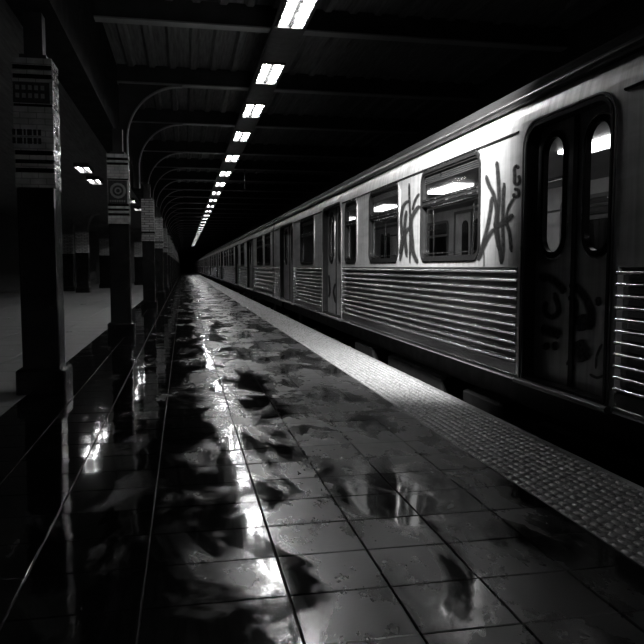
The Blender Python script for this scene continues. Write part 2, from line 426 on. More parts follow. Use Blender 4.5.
# ------------------------------------------------------------------ tiled pillars
def make_pillar(kind, label, loc, top=3.42):
    t = thing('tiled_pillar', label, 'pillar', loc, 'tiled pillars along the platform')
    a = .185
    p = MB(); p.box(-a-.06, a+.06, -a-.06, a+.06, 0, .26, c=.02); p.build('plinth', M['glazeblack'], t)
    p = MB(); p.box(-a, a, -a, a, .26, 2.13, c=.012); p.build('shaft', M['glazeblack'], t)
    p = MB()
    if kind != 'row':
        bands = [(2.13, 2.28, 'tile'), (2.28, 2.325, 'glazeblack'), (2.325, 2.37, 'tile'), (2.37, 2.41, 'glazeblack'), (2.41, 2.455, 'tile'), (2.455, 2.50, 'glazeblack'),
                 (2.50, 2.94, 'tile'), (2.94, 2.965, 'glazeblack'), (2.965, 3.18, 'tile'), (3.18, 3.215, 'tile'), (3.215, 3.26, 'glazeblack'), (3.26, 3.305, 'tile'), (3.305, 3.35, 'glazeblack'), (3.35, top, 'tile')]
        for z0, z1, mm in bands:
            e = .006 if mm == 'tile' else 0
            p.box(-a-e, a+e, -a-e, a+e, z0, z1, M[mm])
        p.build('tiled_collar', None, t)
    else:
        p.box(-a-.006, a+.006, -a-.006, a+.006, 2.13, top, M['tilerow'])
        p.box(-a-.015, a+.015, -a-.015, a+.015, 2.36, 2.42, M['glazeblack'])
        p.build('tiled_collar', None, t)
    if kind == 'sign':
        q = MB(); q.box(-a-.0, a-.02, -a-.016, -a-.004, 2.97, 3.175); pq = q.build('sign_plaque', M['plaque'], t); pq['label'] = 'dark worn sign plaque'
        q = MB()
        for k in range(5):
            for z in (3.02, 3.10):
                q.box(-.16+k*.06, -.125+k*.06, -a-.02, -a-.015, z, z+.045)
        q.build('lettering', M['fan'], pq)
        q = MB()
        for r in range(2):
            x = -.205
            for k, w in enumerate((.03, .05, .02, .045, .03, .03)):
                q.box(x, x+w, -a-.012, -a-.005, 2.565+r*.085, 2.615+r*.085+.01); x += w+.014
        for z in (2.68,): 
            for k in range(2): q.box(a+.005, a+.012, -.05+k*.09, -.01+k*.09, z, z+.09)
        q.box(a+.005, a+.012, -.06, .08, 2.53, 2.6)
        q.build('lettering', M['mark'], t)
    if kind == 'roundel':
        q = MB(); q.box(-a+.01, a-.02, -a-.014, -a-.004, 2.50, 2.93); pq = q.build('sign_plaque', M['plaque'], t); pq['label'] = 'dark plaque with a round wreath'
        for (r0, r1, nm) in ((.10, .14, 'ring'), (.035, .06, 'ring')):
            q = MB(); n = 28; vs = []; fs = []
            for i in range(n):
                w = 2*PI*i/n; k = r1+(.006 if i % 2 else 0)
                vs += [(r0*math.cos(w), -a-.022, 2.74+r0*math.sin(w)), (k*math.cos(w), -a-.022, 2.74+k*math.sin(w)), (k*math.cos(w), -a-.012, 2.74+k*math.sin(w)), (r0*math.cos(w), -a-.012, 2.74+r0*math.sin(w))]
            for i in range(n):
                j = (i+1) % n
                for c in range(4): fs.append((4*i+c, 4*i+(c+1) % 4, 4*j+(c+1) % 4, 4*j+c))
            q.add(vs, fs); q.build(nm, M['fan'], pq)
        q = MB()
        for k in range(7): q.box(-.15+k*.042, -.125+k*.042, -a-.02, -a-.012, 2.53, 2.565)
        q.build('lettering', M['fan'], pq)
    q = MB(); q.box(-.09, .09, -.09, .09, top, 3.9)
    q.box(-.13, .13, -.13, .13, top, top+.05)
    q.build('upper_column', M['beam'], t)
    return t
make_pillar('sign', 'nearest tiled pillar, huge at the left edge, cream bands and dark plaque over black glaze', (-1.47, 7.85, 0))
make_pillar('roundel', 'second tiled pillar, with a round wreath plaque on its banded upper tiles', (-1.18, 13.9, 0))
pr = make_pillar('row', 'third pillar, slim, with brick-striped upper half left of the platform walkway', (-1.07, 22.7, 0))
y = 31.2; k = 3
while y < 215:
    lab = f'{NTH[k]} brick-striped pillar from the camera in the platform row' if k < 8 else 'tiny distant brick-striped pillar beyond the first eight of the platform row'
    dup(pr, (-1.05, y, 0), lab); y += 8.5; k += 1

# concourse: second row of piers with flaring tops, arches between them
def make_pier():
    t = thing('flared_pier', '', 'pillar', group='flared piers across the concourse')
    a = .3
    p = MB(); p.box(-a-.05, a+.05, -a-.05, a+.05, 0, .25, c=.02); p.build('plinth', M['glazeblack'], t)
    p = MB(); p.box(-a, a, -a, a, .25, 2.05); p.build('shaft', M['glazeblack'], t)
    p = MB(); p.box(-a, a, -a, a, 2.05, 3.1); p.build('tiled_collar', M['piertile'], t)
    p = MB(); n = 9; rings = []
    for i in range(n+1):
        u = i/n; h = a+.55*(1-math.sqrt(max(0, 1-u*u))); rings.append((h*.98 if i else a, 3.1+.99*u))
    vs = []; fs = []
    for h, z in rings: vs += [(-h, -h, z), (h, -h, z), (h, h, z), (-h, h, z)]
    for i in range(n):
        for c in range(4): fs.append((4*i+c, 4*i+(c+1) % 4, 4*i+4+(c+1) % 4, 4*i+4+c))
    p.add(vs, fs); p.build('flared_capital', M['fan'], t, smooth=True)
    return t
pier0 = make_pier(); first = True
spots = [(-5.1, 37), (-6.9, 41), (-5.1, 45.5), (-6.9, 49.5), (-5.1, 54), (-5.1, 62.5), (-3.6, 56), (-5.1, 71), (-5.1, 79.5), (-6.9, 58), (-6.9, 66.5), (-5.1, 28.5), (-5.1, 20), (-7.6, 28.5)]
spots = [(-5.1, 38), (-6.2, 40.5), (-4.85, 46), (-3.2, 53)]
pl_ = ['flared concourse pier with striped tiles, widest of the lit ones left of the second pillar',
       'flared concourse pier with striped tiles, leftmost, nearest the first pillar',
       'flared concourse pier whose striped tiles show just left of the second pillar',
       'flared concourse pier showing between the second and third platform pillars']
for (x, y), lab in zip(spots, pl_):
    if first: pier0.location = (x, y, 0); pier0['label'] = lab; first = False
    else: dup(pier0, (x, y, 0), lab)
# arched cross wall behind the piers
def arch_wall(name, y, x0, spans, label, zt=4.1, zs=2.2, th=.5):
    b = MB(); x = x0
    pts = [(x0, 0)]; 
    for (pw_, aw) in spans:
        x += pw_; pts.append((x, 0)); r = aw/2; pts.append((x, zs))
        for i in range(1, 16):
            a = PI*i/16; pts.append((x+r-r*math.cos(a), zs+min(r, 1.5)*math.sin(a)))
        x += aw; pts += [(x, zs), (x, 0)]
    x += .6; pts.append((x, 0))
    # front/back strips up to zt
    vs = []; fs = []; n = len(pts)
    for (px, pz) in pts:
        for yy in (y, y+th): vs += [(px, yy, pz), (px, yy, zt)]
    for i in range(n-1):
        a, c = 4*i, 4*i+4
        if abs(pts[i][0]-pts[i+1][0]) > 1e-6:
            fs += [(a, c, c+1, a+1), (a+2, a+3, c+3, c+2)]
        fs.append((a, a+2, c+2, c))
    b.add(vs, fs)
    return b.build(name, M['fan'])
struct(arch_wall('wall_arcade', 58, -9.2, [(.5, 1.9), (.6, 1.9), (.6, 1.7)], ''))

# added fill light, unseen above the view, brightens the near car side
t = thing('added_flood', 'added fill light, unseen above the top edge of the view, aimed at the train', 'light', (1.2, 5.0, 4.0))
d = Vector((2.75, 7.4, 2.15))-Vector((1.2, 5.0, 4.0)); rot = d.to_track_quat('-Z', 'Y').to_euler()
q = MB(); q.extr([(-.2, .16), (-.26, -.02), (-.24, -.02), (-.18, .13), (.18, .13), (.24, -.02), (.26, -.02), (.2, .16)], -.35, .35); o = q.build('housing', M['fixture'], t); o.rotation_euler = rot
q = MB(); q.tube([(0, 0, .1), (0, 0, .9), (.14, 0, .9), (.14, 0, 1.04)], .02); q.build('hanger', M['fixture'], t)
la = bpy.data.lights.new('fill_lamp', 'AREA'); la.shape = 'RECTANGLE'; la.size = .4; la.size_y = .65; la.energy = FILL_FLOOD; la.spread = math.radians(66)
o = bpy.data.objects.new('fill_lamp', la); COL.objects.link(o); o.parent = t; o.rotation_euler = rot; o.location = d.normalized()*.0

# spray strokes on the car side, each a list of (y, z) edge pairs in metres
G1=[[(5.931,2.262,5.869,2.255),(5.949,2.236,5.836,2.225),(5.941,2.209,5.828,2.199),(5.933,2.181,5.82,2.17),(5.925,2.145,5.812,2.135),(5.916,2.102,5.803,2.092),(5.906,2.053,5.793,2.043),(5.898,2.001,5.785,1.99),(5.893,1.947,5.781,1.935),(5.896,1.889,5.783,1.876),(5.904,1.825,5.791,1.813),(5.911,1.761,5.798,1.751),(5.913,1.7,5.799,1.693),(5.906,1.644,5.793,1.641),(5.893,1.591,5.781,1.591),(5.879,1.542,5.767,1.544),(5.865,1.496,5.754,1.499),(5.852,1.454,5.742,1.458),(5.839,1.416,5.729,1.421),(5.826,1.38,5.716,1.385),(5.788,1.344,5.728,1.348)],[(5.773,2.056,5.713,2.048),(5.8,2.009,5.691,1.995),(5.803,1.958,5.693,1.945),(5.805,1.908,5.696,1.896),(5.807,1.857,5.697,1.847),(5.807,1.807,5.698,1.798),(5.808,1.757,5.698,1.749),(5.807,1.708,5.697,1.701),(5.805,1.661,5.695,1.655),(5.802,1.617,5.692,1.613),(5.796,1.575,5.687,1.573),(5.792,1.536,5.682,1.533),(5.79,1.498,5.681,1.493),(5.794,1.46,5.684,1.454),(5.799,1.423,5.69,1.417),(5.807,1.386,5.697,1.38),(5.788,1.348,5.728,1.345)],[(6.151,2.164,6.087,2.163),(6.16,2.138,6.044,2.138),(6.143,2.112,6.027,2.112),(6.124,2.086,6.01,2.088),(6.101,2.058,5.992,2.066),(6.074,2.033,5.971,2.046),(6.045,2.011,5.944,2.025),(6.021,1.991,5.915,2.0),(6.0,1.966,5.889,1.97),(5.98,1.933,5.868,1.933),(5.961,1.895,5.848,1.893),(5.946,1.855,5.833,1.851),(5.937,1.817,5.823,1.81),(5.939,1.784,5.825,1.772),(5.949,1.75,5.835,1.736),(5.959,1.712,5.844,1.702),(5.958,1.668,5.843,1.665),(5.941,1.618,5.829,1.62),(5.917,1.565,5.805,1.571),(5.889,1.512,5.778,1.519),(5.838,1.463,5.778,1.467)],[(6.015,1.959,5.95,1.951),(6.047,1.931,5.929,1.916),(6.051,1.9,5.933,1.885),(6.057,1.868,5.939,1.852),(6.067,1.832,5.95,1.815),(6.081,1.792,5.963,1.775),(6.098,1.749,5.98,1.732),(6.12,1.703,6.001,1.685),(6.148,1.652,6.029,1.633),(6.185,1.593,6.066,1.574),(6.23,1.528,6.11,1.51),(6.279,1.46,6.157,1.442),(6.299,1.388,6.231,1.379)],[(5.95,1.677,5.897,1.658),(5.997,1.67,5.9,1.636),(6.023,1.656,5.925,1.622),(6.05,1.64,5.949,1.607),(6.079,1.62,5.974,1.59),(6.109,1.598,6.001,1.57),(6.14,1.574,6.03,1.547),(6.171,1.547,6.058,1.521),(6.202,1.519,6.087,1.495),(6.231,1.489,6.114,1.467),(6.26,1.458,6.141,1.437),(6.289,1.425,6.168,1.405),(6.29,1.389,6.223,1.378)],[(5.581,1.779,5.526,1.752),(5.628,1.78,5.528,1.731),(5.653,1.769,5.552,1.72),(5.676,1.76,5.58,1.709),(5.701,1.752,5.612,1.698),(5.731,1.744,5.647,1.688),(5.765,1.736,5.686,1.678),(5.799,1.729,5.728,1.669),(5.827,1.725,5.772,1.662),(5.85,1.723,5.817,1.659),(5.874,1.724,5.858,1.659),(5.905,1.725,5.892,1.66),(5.936,1.711,5.927,1.675)],[(5.738,1.733,5.683,1.739),(5.735,1.702,5.636,1.714),(5.71,1.675,5.611,1.687),(5.687,1.648,5.587,1.657),(5.668,1.617,5.565,1.622),(5.652,1.578,5.548,1.58),(5.639,1.534,5.535,1.535),(5.627,1.488,5.524,1.489),(5.591,1.443,5.534,1.444)],[(5.56,1.911,5.526,1.898),(5.6,1.897,5.538,1.875),(5.628,1.879,5.564,1.857),(5.655,1.859,5.588,1.838),(5.678,1.836,5.608,1.819),(5.695,1.809,5.623,1.795),(5.708,1.781,5.634,1.769),(5.718,1.752,5.643,1.741),(5.712,1.722,5.671,1.716)],[(6.137,1.472,6.123,1.472),(6.14,1.445,6.115,1.445),(6.138,1.418,6.113,1.418),(6.136,1.392,6.111,1.392),(6.134,1.368,6.109,1.368),(6.132,1.349,6.107,1.349),(6.13,1.331,6.105,1.332),(6.128,1.315,6.103,1.316),(6.121,1.299,6.107,1.299)]]
G1N=[[(5.448,2.139,5.485,2.13),(5.444,2.151,5.514,2.134),(5.457,2.16,5.525,2.143),(5.478,2.172,5.529,2.146),(5.521,2.184,5.507,2.141),(5.558,2.18,5.493,2.142),(5.576,2.172,5.496,2.14),(5.589,2.161,5.502,2.135),(5.596,2.147,5.505,2.129),(5.597,2.132,5.505,2.121),(5.594,2.117,5.503,2.109),(5.59,2.101,5.499,2.094),(5.587,2.088,5.495,2.077),(5.588,2.074,5.496,2.06),(5.59,2.057,5.498,2.044),(5.59,2.039,5.498,2.031),(5.579,2.019,5.498,2.028),(5.546,2.0,5.502,2.031),(5.509,1.991,5.499,2.031),(5.475,1.987,5.491,2.03),(5.441,1.989,5.494,2.029),(5.418,1.999,5.498,2.028),(5.409,2.012,5.496,2.032),(5.405,2.024,5.494,2.038),(5.405,2.037,5.494,2.045),(5.41,2.05,5.496,2.05),(5.419,2.063,5.502,2.059),(5.428,2.074,5.511,2.069),(5.454,2.083,5.5,2.081)],[(5.556,1.964,5.55,1.987),(5.535,1.951,5.527,1.992),(5.513,1.948,5.502,1.988),(5.503,1.947,5.47,1.981),(5.507,1.949,5.436,1.966),(5.506,1.946,5.419,1.947),(5.502,1.936,5.413,1.93),(5.502,1.927,5.413,1.912),(5.501,1.926,5.425,1.895),(5.497,1.928,5.46,1.886),(5.508,1.928,5.495,1.885),(5.523,1.929,5.529,1.888),(5.521,1.928,5.565,1.896),(5.507,1.92,5.595,1.916),(5.506,1.92,5.598,1.93),(5.505,1.928,5.598,1.939),(5.526,1.938,5.577,1.944)]]
G2=[[(8.412,2.355,8.341,2.347),(8.435,2.303,8.307,2.29),(8.429,2.249,8.301,2.237),(8.423,2.193,8.295,2.182),(8.416,2.135,8.288,2.125),(8.406,2.081,8.279,2.072),(8.395,2.028,8.268,2.02),(8.385,1.966,8.257,1.958),(8.377,1.884,8.25,1.877),(8.374,1.774,8.247,1.768),(8.373,1.643,8.246,1.638),(8.374,1.502,8.246,1.499),(8.344,1.366,8.274,1.365)],[(8.417,2.157,8.347,2.128),(8.501,2.159,8.377,2.104),(8.563,2.148,8.433,2.095),(8.633,2.131,8.475,2.084),(8.691,2.103,8.51,2.067),(8.731,2.064,8.542,2.035),(8.762,2.018,8.568,1.995),(8.782,1.967,8.586,1.948),(8.791,1.911,8.594,1.898),(8.78,1.852,8.584,1.846),(8.754,1.79,8.559,1.787),(8.728,1.729,8.534,1.725),(8.718,1.668,8.523,1.66),(8.729,1.605,8.534,1.594),(8.753,1.539,8.558,1.527),(8.782,1.471,8.586,1.46),(8.765,1.4,8.656,1.395)],[(8.019,2.198,7.955,2.179),(8.086,2.187,7.969,2.153),(8.128,2.169,8.01,2.135),(8.171,2.149,8.047,2.117),(8.209,2.126,8.078,2.097),(8.238,2.099,8.102,2.075),(8.259,2.072,8.122,2.05),(8.278,2.044,8.139,2.023),(8.266,2.012,8.189,2.001)],[(8.015,2.06,7.927,2.03),(8.095,2.057,7.933,2.003),(8.139,2.042,7.974,1.989),(8.186,2.025,8.012,1.975),(8.231,2.005,8.049,1.958),(8.275,1.984,8.089,1.938),(8.321,1.96,8.128,1.917),(8.364,1.929,8.158,1.895),(8.392,1.89,8.177,1.868),(8.397,1.843,8.181,1.831),(8.387,1.792,8.172,1.785),(8.371,1.739,8.156,1.735),(8.355,1.689,8.141,1.686),(8.344,1.64,8.13,1.637),(8.331,1.589,8.118,1.588),(8.314,1.539,8.103,1.542),(8.286,1.491,8.08,1.503),(8.244,1.449,8.048,1.469),(8.194,1.413,8.007,1.439),(8.144,1.381,7.96,1.409),(8.055,1.356,7.954,1.371)],[(8.523,2.031,8.42,2.02),(8.583,1.97,8.395,1.951),(8.604,1.904,8.415,1.887),(8.619,1.835,8.429,1.822),(8.622,1.762,8.432,1.754),(8.607,1.684,8.417,1.68),(8.579,1.603,8.391,1.603),(8.546,1.521,8.359,1.524),(8.474,1.443,8.372,1.445)],[(8.358,1.835,8.265,1.812),(8.46,1.817,8.289,1.774),(8.526,1.789,8.351,1.747),(8.595,1.757,8.408,1.719),(8.657,1.716,8.458,1.686),(8.706,1.666,8.499,1.642),(8.747,1.61,8.535,1.59),(8.783,1.553,8.57,1.535),(8.772,1.492,8.654,1.483)]]
G3=[[(5.276,1.21,5.274,1.26),(5.231,1.19,5.229,1.28),(5.188,1.19,5.183,1.279),(5.154,1.19,5.13,1.277),(5.131,1.188,5.074,1.271),(5.108,1.182,5.024,1.258),(5.082,1.173,4.981,1.243),(5.053,1.161,4.946,1.227),(5.025,1.148,4.915,1.213),(5.001,1.137,4.885,1.198),(4.979,1.124,4.859,1.182),(4.956,1.11,4.836,1.168),(4.905,1.109,4.84,1.141)],[(4.791,1.138,4.823,1.183),(4.754,1.126,4.821,1.205),(4.739,1.131,4.797,1.211),(4.749,1.13,4.747,1.218),(4.76,1.132,4.689,1.21),(4.747,1.126,4.647,1.194),(4.722,1.113,4.61,1.174),(4.695,1.097,4.575,1.152),(4.671,1.078,4.544,1.128),(4.648,1.058,4.517,1.102),(4.626,1.034,4.491,1.074),(4.609,1.01,4.469,1.043),(4.597,0.987,4.453,1.009),(4.592,0.962,4.446,0.974),(4.592,0.934,4.446,0.94),(4.595,0.902,4.449,0.908),(4.563,0.871,4.483,0.876)],[(4.741,0.945,4.602,0.985),(4.789,0.914,4.537,0.988),(4.778,0.9,4.526,0.974),(4.769,0.889,4.515,0.959),(4.763,0.88,4.504,0.942),(4.758,0.871,4.496,0.925),(4.753,0.859,4.489,0.909),(4.748,0.846,4.484,0.896),(4.681,0.844,4.536,0.872)],[(4.76,0.748,4.62,0.801),(4.801,0.707,4.548,0.804),(4.782,0.69,4.531,0.787),(4.764,0.672,4.514,0.769),(4.748,0.656,4.497,0.752),(4.734,0.642,4.482,0.735),(4.721,0.627,4.469,0.72),(4.707,0.612,4.457,0.705),(4.635,0.619,4.498,0.671)],[(5.188,1.046,5.121,1.046),(5.219,1.023,5.097,1.022),(5.224,0.998,5.101,0.999),(5.226,0.971,5.103,0.981),(5.215,0.944,5.1,0.972),(5.185,0.921,5.092,0.967),(5.147,0.905,5.077,0.961),(5.1,0.896,5.064,0.957),(5.048,0.896,5.06,0.957),(4.999,0.907,5.049,0.96),(4.954,0.924,5.03,0.967),(4.916,0.951,5.016,0.975),(4.896,0.985,5.011,0.984),(4.904,1.022,5.016,1.003),(4.926,1.058,5.036,1.035),(4.953,1.095,5.062,1.072),(5.0,1.126,5.062,1.114)],[(4.833,1.09,4.788,1.116),(4.827,1.067,4.75,1.117),(4.805,1.059,4.725,1.107),(4.797,1.054,4.695,1.087),(4.79,1.043,4.677,1.056),(4.789,1.015,4.675,1.018),(4.795,0.975,4.681,0.975),(4.804,0.93,4.69,0.93),(4.786,0.885,4.722,0.886)],[(5.185,0.705,5.091,0.724),(5.218,0.683,5.048,0.718),(5.212,0.669,5.043,0.705),(5.206,0.656,5.037,0.692),(5.161,0.651,5.068,0.671)],[(5.041,0.729,4.963,0.745),(5.068,0.706,4.925,0.735),(5.061,0.69,4.918,0.719),(5.054,0.673,4.912,0.703),(5.015,0.663,4.937,0.68)],[(5.237,0.787,5.202,0.855),(5.206,0.757,5.144,0.879),(5.161,0.755,5.101,0.876),(5.119,0.753,5.057,0.873),(5.081,0.75,5.016,0.869),(5.046,0.748,4.978,0.866),(5.013,0.745,4.943,0.862),(4.98,0.742,4.91,0.858),(4.931,0.765,4.893,0.829)],[(4.811,0.613,4.748,0.627),(4.83,0.588,4.715,0.613),(4.823,0.568,4.708,0.594),(4.816,0.548,4.701,0.574),(4.782,0.534,4.72,0.549)],[(4.379,0.79,4.356,0.787),(4.404,0.769,4.361,0.763),(4.419,0.747,4.376,0.74),(4.434,0.723,4.39,0.719),(4.446,0.698,4.4,0.697),(4.452,0.673,4.405,0.676),(4.453,0.649,4.406,0.654),(4.453,0.625,4.406,0.63),(4.444,0.603,4.418,0.606)],[(4.515,0.546,4.503,0.561),(4.496,0.536,4.474,0.564),(4.471,0.532,4.45,0.56),(4.445,0.529,4.43,0.557),(4.415,0.529,4.413,0.557),(4.386,0.535,4.397,0.561),(4.36,0.545,4.378,0.567),(4.338,0.554,4.357,0.576),(4.321,0.567,4.33,0.58)],[(4.468,1.105,4.406,1.116),(4.487,1.085,4.374,1.106),(4.481,1.07,4.367,1.091),(4.474,1.055,4.361,1.076),(4.441,1.045,4.379,1.057)]]
G4=[[(14.039,1.254,13.88,1.247),(14.164,1.204,13.874,1.192),(14.232,1.152,13.938,1.142),(14.289,1.093,13.988,1.09),(14.313,1.023,14.008,1.029),(14.293,0.929,13.989,0.941),(14.243,0.819,13.942,0.835),(14.175,0.72,13.88,0.742),(14.092,0.657,13.825,0.695),(13.793,0.654,13.957,0.696),(13.646,0.702,13.907,0.716),(13.551,0.761,13.827,0.765),(13.496,0.823,13.778,0.818),(13.49,0.894,13.773,0.884),(13.517,0.98,13.8,0.968),(13.559,1.063,13.843,1.051),(13.602,1.128,13.886,1.114),(13.649,1.168,13.924,1.147),(13.711,1.194,13.959,1.161),(13.766,1.208,14.007,1.172),(13.868,1.216,14.007,1.198)],[(13.201,1.007,13.06,1.003),(13.302,0.966,13.044,0.96),(13.351,0.924,13.09,0.92),(13.391,0.878,13.124,0.88),(13.403,0.828,13.134,0.839),(13.374,0.775,13.11,0.794),(13.319,0.722,13.06,0.746),(13.255,0.67,12.998,0.695),(13.139,0.626,12.999,0.64)]]

# ------------------------------------------------------------------ the train
XS, XF = 2.75, 5.62            # platform-side and far-side faces of the cars
ZB, ZT = .37, 2.67
def bend(x, y, z):
    if x < 3.2 and z > 2.40: x += .06*((z-2.40)/.27)**2
    return (x, y, z)
def rrect(y0, y1, z0, z1, r, k=6, rb=None):
    """rounded rectangle, counter-clockwise from the lower left; returns points and which corner they sit at"""
    rb = r if rb is None else rb
    P = []
    for ci, (cy, cz, a0, q) in enumerate(((y0+rb, z0+rb, PI, rb), (y1-rb, z0+rb, 1.5*PI, rb), (y1-r, z1-r, 0, r), (y0+r, z1-r, .5*PI, r))):
        for i in range(k+1):
            a = a0+PI/2*i/k; P.append((cy+q*math.cos(a), cz+q*math.sin(a), ci, i))
    return P
def hole_panel(b, Y0, Y1, Z0, Z1, h, r, X, depth=.06, m=None, rb=None, k=6, zs=None):
    P = rrect(*h, r, k, rb); n = len(P); out = []
    C = [(Y0, Z0), (Y1, Z0), (Y1, Z1), (Y0, Z1)]
    for (py, pz, ci, i) in P:
        cy, cz = C[ci]; u = i/k
        if ci in (0, 2): s = (cy, P[ci*(k+1)][1]); e = (P[ci*(k+1)+k][0], cz)
        else: s = (P[ci*(k+1)][0], cz); e = (cy, P[ci*(k+1)+k][1])
        if u <= .5: w = u*2; o = (s[0]+(cy-s[0])*w, s[1]+(cz-s[1])*w)
        else: w = u*2-1; o = (cy+(e[0]-cy)*w, cz+(e[1]-cz)*w)
        out.append(o)
    vs = [(X, p[0], p[1]) for p in P]+[(X, o[0], o[1]) for o in out]+[(X+depth, p[0], p[1]) for p in P]
    fs = []
    for i in range(n):
        j = (i+1) % n; fs += [(i, n+i, n+j, j), (i, j, 2*n+j, 2*n+i)]
    b.add(vs, fs, m)
def ring(b, h, r, e, x0, x1, m=None, rb=None, k=6):
    """frame of width e outside the rounded rectangle h, from x0 to x1"""
    I = rrect(*h, r, k, rb); O = rrect(h[0]-e, h[1]+e, h[2]-e, h[3]+e, r+e, k, None if rb is None else rb+e)
    n = len(I); vs = [(x0, p[0], p[1]) for p in I]+[(x0, p[0], p[1]) for p in O]+[(x1, p[0], p[1]) for p in O]+[(x1, p[0], p[1]) for p in I]
    fs = []
    for i in range(n):
        j = (i+1) % n
        for c in range(4): d = (c+1) % 4; fs.append((c*n+i, c*n+j, d*n+j, d*n+i))
    b.add(vs, fs, m)
def plate(b, h, r, x0, x1, k=6):
    P = rrect(*h, r, k); n = len(P)
    vs = [(x0, p[0], p[1]) for p in P]+[(x1, p[0], p[1]) for p in P]
    b.add(vs, [tuple(range(n)), tuple(reversed(range(n, 2*n)))]+[(i, n+i, n+(i+1) % n, (i+1) % n) for i in range(n)])

def ribbons(name, strokes, X, parent, dx=-.004):
    V = []; F = []; UV = []
    for q, L in enumerate(strokes):
        o = len(V); xx = X+dx-.0006*q
        for (yl, zl, yr, zr) in L: V += [(xx, yl, zl), (xx, yr, zr)]
        n = len(L)
        for i in range(n-1): F.append((o+2*i, o+2*i+1, o+2*i+3, o+2*i+2)); UV += [(0, 0), (1, 0), (1, 1), (0, 1)]
    if X < 2.8: V = [bend(x, y, z) for x, y, z in V]
    me = bpy.data.meshes.new(name); me.from_pydata(V, [], F); me.materials.append(M['spray'])
    u = me.uv_layers.new(name='UVMap')
    for i, c in enumerate(UV): u.data[i].uv = c
    o = bpy.data.objects.new(name, me); COL.objects.link(o); o.parent = parent
    return o

def door_leaf(t, yc, w, X, inner, wz=(1.42, 2.34), ww=.32):
    z0, z1 = .40, 2.50
    b = MB(); h = (yc-ww/2, yc+ww/2, wz[0], wz[1]); r = ww/2*.92
    hole_panel(b, yc-w/2, yc+w/2, z0, z1, h, r, X, .03)
    e = yc-w/2 if inner < 0 else yc+w/2
    b.box(X-.002, X+.03, yc-w/2+.001, yc-w/2+.012, z0, z1); b.box(X-.002, X+.03, yc+w/2-.012, yc+w/2-.001, z0, z1)
    lf = b.build('door_leaf', M['door'], t, smooth=True)
    b = MB(); ring(b, h, r, .03, X-.014, X+.002); ring(b, (h[0]+.016, h[1]-.016, h[2]+.016, h[3]-.016), r-.016, .016, X-.022, X+.02, None)
    b.build('window_gasket', M['rubber'], lf, smooth=True)
    b = MB(); ring(b, (h[0]-.03, h[1]+.03, h[2]-.03, h[3]+.03), r+.03, .012, X-.010, X+.002)
    b.build('window_trim', M['trim'], lf, smooth=True)
    b = MB(); plate(b, h, r, X+.012, X+.018); b.build('window_pane', M['glass'], lf)
    b = MB(); b.box(X-.012, X+.02, e-.028 if inner > 0 else e, e if inner > 0 else e+.028, z0, z1)
    b.build('rubber_edge', M['rubber'], lf)
    return lf

def side_window(t, h, r=.11, dark=False):
    y0, y1, z0, z1 = h
    b = MB(); ring(b, h, r, .035, XS-.016, XS+.01); ring(b, (y0+.022, y1-.022, z0+.022, z1-.022), r-.02, .022, XS-.004, XS+.05)
    fr = b.build('window_frame', M['rubber'], t, smooth=True)
    b = MB(); ring(b, (y0-.035, y1+.035, z0-.035, z1+.035), r+.035, .012, XS-.008, XS+.004)
    b.build('window_trim', M['trim'], fr, smooth=True)
    zt = z0+(z1-z0)*.66
    b = MB(); b.box(XS-.012, XS+.04, y0, y1, zt-.045, zt+.035); b.build('transom', M['rubber'], fr)
    b = MB(); b.box(XS-.018, XS-.01, y0+.03, y1-.03, zt-.03, zt-.018); b.box(XS-.018, XS-.01, y0+.03, y1-.03, zt+.012, zt+.022)
    b.box(XS+.0, XS+.02, y0+.05, y1-.05, z0+.05, z0+.058)
    b.build('transom_trim', M['trim'], fr)
    b = MB()
    for i in range(4): b.box(XS+.012, XS+.03, y0+.06, y1-.06, z1-.055-i*.02, z1-.046-i*.02)
    b.build('vent_louvre', M['gutter'], fr)
    b = MB(); plate(b, (y0+.01, y1-.01, z0+.01, z1-.01), r, XS+.030, XS+.036); b.build('window_pane', M['glass'], fr)
    return fr

